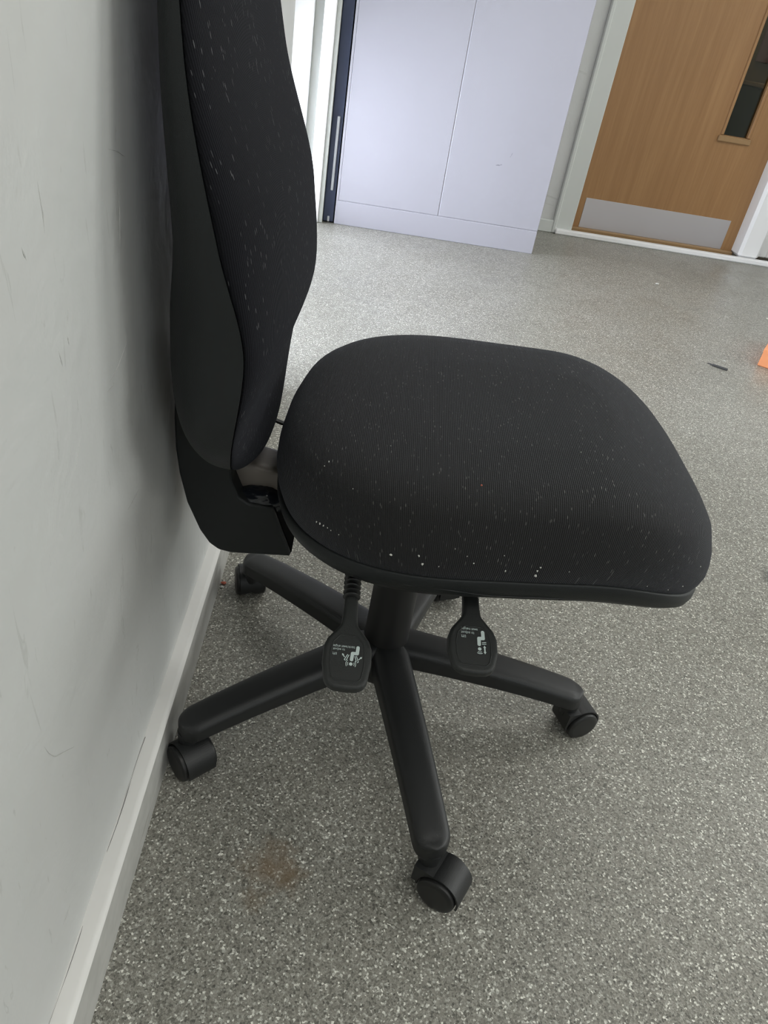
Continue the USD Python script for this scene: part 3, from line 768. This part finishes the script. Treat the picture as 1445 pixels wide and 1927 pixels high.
txt = words([('lift', .0048, c2(0, 700)[1], .0030), ('to adjust', .0140, c2(0, 605)[1], .0027), ('seat height', .0178, c2(0, 510)[1], .0027)], c2(408, 0)[0])
obj('lettering', place_flat(txt, **L2), 'lettering', lv2)
fig = unary_union([LineString([c2(950, 590), c2(955, 745), c2(850, 750), c2(850, 900)]).buffer(.0019), Point(c2(858, 1013)).buffer(.0019),
                   arc(c2(858, 1013), .0036, 55, 125, .0008), arc(c2(858, 1013), .0053, 58, 122, .0008),
                   LineString([c2(930, 848), c2(1020, 835)]).buffer(.00042), LineString([c2(930, 888), c2(1020, 878)]).buffer(.00042),
                   arrow(c2(980, 915), c2(988, 1130), .0015, .0026, True)])
obj('pictogram', place_flat(extrude(fig, .00025), **L2), 'lettering', lv2)

# lint caught in the seat cloth, a groove in the seat shell, old scuffs on the wall
LINT = [(.1762, .6535, .5315), (.1722, .6485, .5288), (.2034, .6135, .5282), (.2394, .6826, .5435), (.1712, .613, .4826), (.175, .6096, .4835), (.179, .6062, .4839), (.1831, .6031, .4842), (.1869, .6001, .4835), (.1953, .5945, .4836), (.2488, .5727, .483), (.2756, .5686, .4893), (.2811, .5683, .4796), (.2974, .5675, .4797), (.3094, .5686, .503), (.3226, .5674, .4966), (.359, .5691, .5018), (.3647, .5691, .4831), (.3308, .567, .4893), (.4478, .6983, .558), (.3963, .5699, .4873), (.3967, .5711, .4801), (.3984, .5695, .4922), (.4289, .5712, .4899), (.5662, .5992, .4675), (.5493, .5937, .4645), (.5201, .5842, .4735), (.5827, .6119, .487)]
SIZE = {4: 1.3, 5: 1.5, 6: 1.4, 7: 1.3, 8: 1.1, 10: 2.0, 11: 1.8, 12: 1.6, 20: 1.7, 21: 2.0, 22: 1.6, 17: 1.5, 0: 1.4, 19: 1.2}
fl_ = []
for i, p in enumerate(LINT):
    m = trimesh.creation.icosphere(1, 1.0); r_ = np.random.default_rng(100 + i); k = .0006 * SIZE.get(i, 1.0)
    m.vertices = m.vertices * (.6 + .8 * r_.random((len(m.vertices), 1))) * np.array([k * (.6 + .6 * r_.random()), k * (.8 + .8 * r_.random()), k * (.8 + .6 * r_.random())]); m.apply_translation(p); fl_.append(m)
obj('lint', cat_(fl_), 'lint', sp, label='pale flecks of lint caught in the seat cloth', kind='stuff')
ofl = trimesh.creation.icosphere(1, .0011); ofl.apply_translation((.331, .6202, .5474))
obj('fleck', ofl, 'red_chip', sp, label='tiny rust-red fleck on the seat')
obj('shell_groove', tube([(.2677, .5724, .4469), (.3114, .5698, .4487), (.3583, .5733, .4448), (.3794, .5739, .4464), (.4016, .5744, .4483), (.4243, .5758, .449), (.4349, .577, .4488), (.432, .579, .4455)], .0006, 6), 'dark_plastic', chair)
SC = [[(.6416, .7761), (.6415, .7533), (.6372, .7239)], [(.6219, .8049), (.6436, .8001), (.6636, .7925)], [(.4853, .8078), (.4868, .7935), (.4878, .7884), (.4873, .7754)], [(.4515, .7768), (.4531, .7722), (.4563, .7674)], [(.5059, .6995), (.5077, .6905)], [(.488, .6947), (.4922, .6806)],
      [(.548, .6558), (.5385, .6531)], [(.5993, .6176), (.58, .6175)], [(.3671, .1655), (.3579, .1634), (.348, .1632)], [(.3732, .4021), (.3784, .3861), (.3867, .3706), (.4031, .355), (.4239, .3347)], [(.6435, .6399), (.6121, .6273), (.5857, .6239)], [(.5089, .609), (.496, .5919)], [(.5128, .7169), (.5077, .706)], [(.6545, .4668), (.6125, .4683)]]
for i, q in enumerate(SC):
    q = np.array(q); t_ = np.linspace(0, 1, 14)
    q = np.c_[np.interp(t_, np.linspace(0, 1, len(q)), q[:, 0]), np.interp(t_, np.linspace(0, 1, len(q)), q[:, 1])]
    rr_ = (.0007 if i in (2, 3) else .0006) * np.sin(np.pi * (.06 + .88 * t_)) * (.6 + .8 * meshkit.noise(np.c_[t_ * 9, t_ * 0, t_ * 0], i))
    obj('scuff_mark', tube(np.c_[np.full(14, WX - .0001), q], np.maximum(rr_, .00015), 6), 'wall_scuff', wl)
